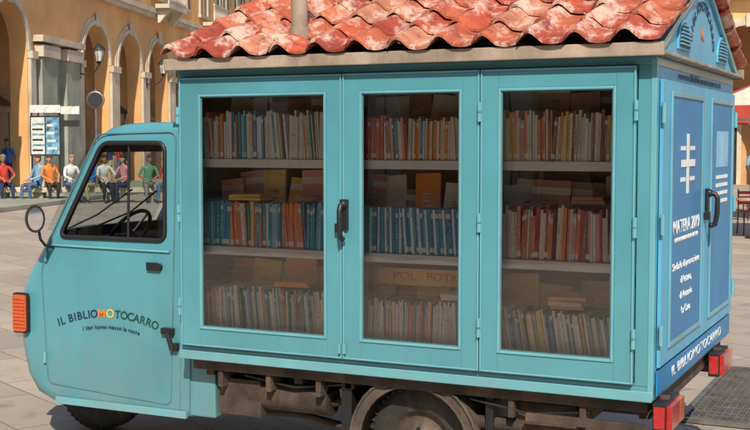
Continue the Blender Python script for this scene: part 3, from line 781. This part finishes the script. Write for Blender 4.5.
# ------------------------------------------------------------------ people
def cm(n,c): return mat(n,c,.8,var=.15,scale=9)
SKIN=[cm('skin_light',(.48,.26,.17)),cm('skin_tan',(.34,.17,.10))]
HAIRS=[cm('hair_dark',(.03,.02,.015)),cm('hair_grey',(.20,.18,.16)),cm('hair_brown',(.07,.035,.018))]
SHOE=cm('shoes',(.03,.025,.02))
CL={k:cm('cloth_'+k,v) for k,v in dict(white=(.65,.65,.62),blue=(.05,.15,.42),sky=(.20,.40,.60),navy=(.02,.03,.09),red=(.50,.04,.03),grey=(.2,.2,.2),beige=(.45,.34,.20),black=(.02,.02,.02),orange=(.65,.2,.04),jeans=(.06,.12,.25),green=(.08,.25,.12),pink=(.6,.25,.28)).items()}
def person(loc,yaw,pose,shirt,pants,hair,skin,seed=0):
    rn=random.Random(seed); j=lambda s=.02: rn.uniform(-s,s)
    if pose=='sit':
        lx=j(.07); ly=rn.uniform(-.22,.02)
        J={'pel':((0,0,.55),.13),'sp':((lx*.4,.03+ly*.3,.75),.12),'ch':((lx,-.03+ly*.8,.98),.13),'nk':((lx*1.1,-.06+ly,1.14),.05),'hd':((lx*1.2,-.08+ly,1.22),.06)}
        for s,t in ((-1,'l'),(1,'r')):
            kx=s*(.10+abs(j(.09)))
            J['sh'+t]=((lx+s*.18,-.03+ly,1.05),.058);J['el'+t]=((s*(.22+abs(j(.08))),-.08+ly*.8+j(.06),.80),.042);wx=s*(.05+abs(j(.12)))
            J['wr'+t]=((wx,-.34+ly*.4+j(.05),.69),.027);J['pa'+t]=((wx*.9,-.42+ly*.4,.665),.028)
            J['hp'+t]=((s*.10,-.06,.53),.09);J['kn'+t]=((kx,-.46,.53),.062);J['an'+t]=((kx*.9,-.46+j(.14),.09),.04);J['to'+t]=((kx*1.1,-.62+j(.05),.045),.036)
        hc=Vector((lx*1.25,-.10+ly,1.31))
    else:
        st=.16 if pose=='walk' else .03
        J={'pel':((0,0,.96),.12),'sp':((0,.0,1.14),.11),'ch':((0,-.01,1.33),.13),'nk':((0,-.02,1.50),.05),'hd':((0,-.03,1.57),.06)}
        for s,t in ((-1,'l'),(1,'r')):
            J['sh'+t]=((s*.19,0,1.43),.058);J['el'+t]=((s*.25,.03+s*st*.4,1.15),.042);J['wr'+t]=((s*.24,-.08+s*st*.8,.92),.027);J['pa'+t]=((s*.24,-.11+s*st*.9,.84),.028)
            J['hp'+t]=((s*.09,0,.90),.088);J['kn'+t]=((s*.10,-.03-s*st,.50),.06);J['an'+t]=((s*.11,.02-s*st*1.6,.09),.04);J['to'+t]=((s*.13,-.13-s*st*1.6,.045),.036)
        hc=Vector((0,-.045,1.665))
    names=list(J); idx={n:i for i,n in enumerate(names)}
    ed=[('pel','sp','s'),('sp','ch','s'),('ch','nk','s'),('nk','hd','k')]
    for t in 'lr': ed+=[('ch','sh'+t,'s'),('sh'+t,'el'+t,'s'),('el'+t,'wr'+t,'k' if seed%2 else 's'),('wr'+t,'pa'+t,'k'),('pel','hp'+t,'p'),('hp'+t,'kn'+t,'p'),('kn'+t,'an'+t,'p'),('an'+t,'to'+t,'o')]
    me=bpy.data.meshes.new('body'); me.from_pydata([J[n][0] for n in names],[(idx[a],idx[c]) for a,c,_ in ed],[])
    o=bpy.data.objects.new('person',me); scene.collection.objects.link(o)
    md=o.modifiers.new('sk','SKIN'); 
    if not me.skin_vertices:
        bm=bmesh.new(); bm.from_mesh(me); bm.verts.layers.skin.verify(); bm.to_mesh(me); bm.free()
    sv=me.skin_vertices[0].data
    for n in names: sv[idx[n]].radius=(J[n][1],J[n][1]); sv[idx[n]].use_root=(n=='pel')
    su=o.modifiers.new('su','SUBSURF'); su.levels=2; su.render_levels=2
    dg=bpy.context.evaluated_depsgraph_get(); dg.update()
    m2=bpy.data.meshes.new_from_object(o.evaluated_get(dg)); o.modifiers.clear()
    b=MB(); lab={'s':shirt,'p':pants,'k':skin,'o':SHOE}
    vs=[v.co.copy() for v in m2.vertices]; groups={}
    for p in m2.polygons:
        c=p.center; best=None
        for a,e,l in ed:
            A_=Vector(J[a][0]);B2=Vector(J[e][0]); t=max(0,min(1,(c-A_).dot(B2-A_)/(B2-A_).length_squared))
            dd=(c-(A_+(B2-A_)*t)).length-(J[a][1]*(1-t)+J[e][1]*t)
            if best is None or dd<best[0]: best=(dd,l)
        groups.setdefault(best[1],[]).append(list(p.vertices))
    b.v=[tuple(v) for v in vs]
    for l,fs in groups.items():
        m=lab[l]
        if m not in b.mats: b.mats.append(m)
        for f in fs: b.f.append(f);b.m.append(b.mats.index(m));b.sm.append(True);b.col.append((1,1,1));b.rnd.append(0);b.uv.append(None)
    b.sphere(hc,(.074,.092,.110),skin,14,10); b.sphere(hc+Vector((0,-.015,-.07)),(.052,.068,.05),skin,10,6)
    b.cyl(hc+Vector((0,-.088,.01)),hc+Vector((0,-.115,-.022)),.008,.015,skin,6)
    for s in (-1,1):
        b.sphere(hc+Vector((s*.03,-.084,.012)),(.012,.008,.008),SHOE,6,4); b.sphere(hc+Vector((s*.076,0,-.01)),(.012,.02,.03),skin,6,5)
    b.box(hc.x-.022,hc.x+.022,hc.y-.093,hc.y-.083,hc.z-.055,hc.z-.047,CL['red'])
    b.sphere(hc+Vector((0,.008,.055)),(.089,.104,.084),hair,14,8); b.sphere(hc+Vector((0,.040,-.005)),(.086,.070,.095),hair,12,8)
    if seed%3==0: b.sphere(hc+Vector((0,.055,-.08)),(.085,.05,.12),hair,10,8)
    for t in 'lr':
        w_=Vector(J['wr'+t][0]);p_=Vector(J['pa'+t][0]); dr=(p_-w_).normalized(); sd=Vector((1,0,0)) if pose=='sit' else Vector((0,1,0))
        for k,ln in enumerate((.060,.070,.066,.052)):
            q0=p_+sd*(-.027+.018*k)+dr*.01; q1=q0+dr*ln*.6; q2=q1+(dr*.6+Vector((0,0,-.5))).normalized()*ln*.5
            b.cyl(q0,q1,.009,.008,skin,6); b.cyl(q1,q2,.008,.006,skin,6)
        q0=w_+dr*.03+sd*(.03 if t=='l' else -.03); b.cyl(q0,q0+(dr+sd*(.7 if t=='l' else -.7)).normalized()*.055,.010,.008,skin,6)
    bpy.data.objects.remove(o)
    r=b.build('person',None,loc=loc,rotz=yaw); return r
def sit(l,i,sh,pa,d=35.0,y=0): person(P(d,l,0),GA+y,'sit',CL[sh],CL[pa],HAIRS[i%3],SKIN[i%2],i)
sit(-11.0,1,'red','navy',y=.4); sit(-10.0,2,'sky','jeans',y=-.6); sit(-9.65,14,'orange','black',y=.5); sit(-9.1,4,'white','jeans',y=.7)
sit(-8.45,20,'blue','beige',y=-.4); sit(-8.05,3,'white','black',y=.5); sit(-7.45,6,'pink','navy',y=-.6); sit(-6.75,5,'green','grey',y=.4); sit(-6.1,10,'red','jeans',y=-.3); sit(-5.5,8,'orange','jeans',y=.5)
person(P(41,-11.6,0.13),GA+.5,'stand',CL['black'],CL['grey'],HAIRS[0],SKIN[1],9)
person(P(31,-5.15),GA+1.2,'walk',CL['orange'],CL['black'],HAIRS[2],SKIN[0],11)
person(P(44,-9.9,.13),GA-1,'walk',CL['navy'],CL['beige'],HAIRS[1],SKIN[0],7)
person(P(47,-10.2,.13),GA+2,'walk',CL['red'],CL['jeans'],HAIRS[0],SKIN[0],21)
person(P(39.5,-12.3,.13),GA-.4,'walk',CL['blue'],CL['navy'],HAIRS[2],SKIN[1],23)
person(Vector((-5.5,-15,0)),math.pi,'stand',CL['beige'],CL['jeans'],HAIRS[0],SKIN[0],13)
person(Vector((-7.2,-16,0)),math.pi+.4,'walk',CL['red'],CL['navy'],HAIRS[2],SKIN[1],15)

# ------------------------------------------------------------------ cafe corner
CANV=cm('canvas_cream',(.68,.60,.48)); CANR=cm('canvas_red',(.5,.07,.04))
def umbrella(loc):
    E=empty('cafe_umbrella',loc); b=MB(); b.cyl((0,0,0),(0,0,3.1),.03,.025,METAL,10); b.cyl((0,0,0),(0,0,.1),.3,.28,GSTONE,20)
    n=8
    for k in range(n):
        a0=2*math.pi*k/n;a1=2*math.pi*(k+1)/n; r=1.7; m=CANV if k%2 else CANR
        q=[(r*math.cos(a0),r*math.sin(a0),2.45),(r*math.cos(a1),r*math.sin(a1),2.45),(0,0,3.1)]
        b.add(q,[(0,1,2)],m); b.add([q[0],q[1],(q[1][0]*1.01,q[1][1]*1.01,2.22),(q[0][0]*1.01,q[0][1]*1.01,2.22)],[(0,1,2,3)],CANR if k%2 else CANV)
        b.cyl((0,0,2.1),(r*math.cos(a0)*.6,r*math.sin(a0)*.6,2.66),.01,.01,METAL,5)
    b.build('canopy_and_pole',E,fixn=False)
def table(loc):
    E=empty('cafe_table',loc); b=MB(); b.cyl((0,0,.72),(0,0,.75),.38,.38,STONE,24); b.cyl((0,0,.02),(0,0,.72),.03,.03,IRON,8); b.cyl((0,0,0),(0,0,.03),.22,.2,IRON,16); b.build('top_and_stem',E)
def chair(loc,yaw):
    E=empty('cafe_chair',loc,yaw); b=MB()
    for x in (-.2,.2):
        b.cyl((x,-.2,0),(x*.95,-.18,.45),.014,.014,IRON,6); b.cyl((x,.22,0),(x*.95,.2,.45),.014,.014,IRON,6); b.cyl((x*.95,.2,.45),(x*.9,.26,.88),.014,.014,IRON,6)
    b.box(-.21,.21,-.21,.21,.44,.47,CANR)
    for k in range(3): b.box(-.19,.19,.225+k*.012,.24+k*.012,.58+k*.1,.64+k*.1,CANR)
    b.build('frame_and_seat',E,bevel=.004)
for d,l in ((22,7.6),(27,9.6),(30,12)):
    umbrella(P(d,l)); table(P(d,l-.45)); chair(P(d-.8,l-.4),GA+math.pi); chair(P(d+.1,l-1.25),GA+1.5); chair(P(d+.8,l-.3),GA); chair(P(d,l+.5),GA-1.5)
person(P(22.05,8.1),GA-1.5,'sit',CL['orange'],CL['navy'],HAIRS[2],SKIN[0],17)
person(P(30,9.7),GA+.3,'stand',CL['sky'],CL['beige'],HAIRS[0],SKIN[0],19)

# ------------------------------------------------------------------ light, sky, camera
sv=Vector((.42,-.82,0)).normalized(); el=R(43); sv=Vector((sv.x*math.cos(el),sv.y*math.cos(el),math.sin(el)))
sl=bpy.data.lights.new('sun','SUN'); sl.energy=5.0; sl.angle=R(.5); sl.color=(1,.90,.74)
so=bpy.data.objects.new('sun',sl); so.rotation_euler=sv.to_track_quat('Z','Y').to_euler(); scene.collection.objects.link(so)
wd=bpy.data.worlds.new('World'); scene.world=wd; wd.use_nodes=True; nt=wd.node_tree
sk=nt.nodes.new('ShaderNodeTexSky'); sk.sky_type='NISHITA'; sk.sun_disc=False; sk.sun_elevation=el; sk.sun_rotation=math.atan2(.42,-.82)
nt.links.new(sk.outputs[0],nt.nodes['Background'].inputs[0]); nt.nodes['Background'].inputs[1].default_value=.14
cd=bpy.data.cameras.new('camera'); cd.sensor_width=36; cd.lens=56.5; cd.clip_end=1000; co=bpy.data.objects.new('camera',cd); scene.collection.objects.link(co)
co.location=(1.145,-5.242,1.80); p=R(3.55); fv=Vector((-.4337*math.cos(p),.901*math.cos(p),-math.sin(p)))
co.rotation_euler=fv.to_track_quat('-Z','Y').to_euler(); scene.camera=co
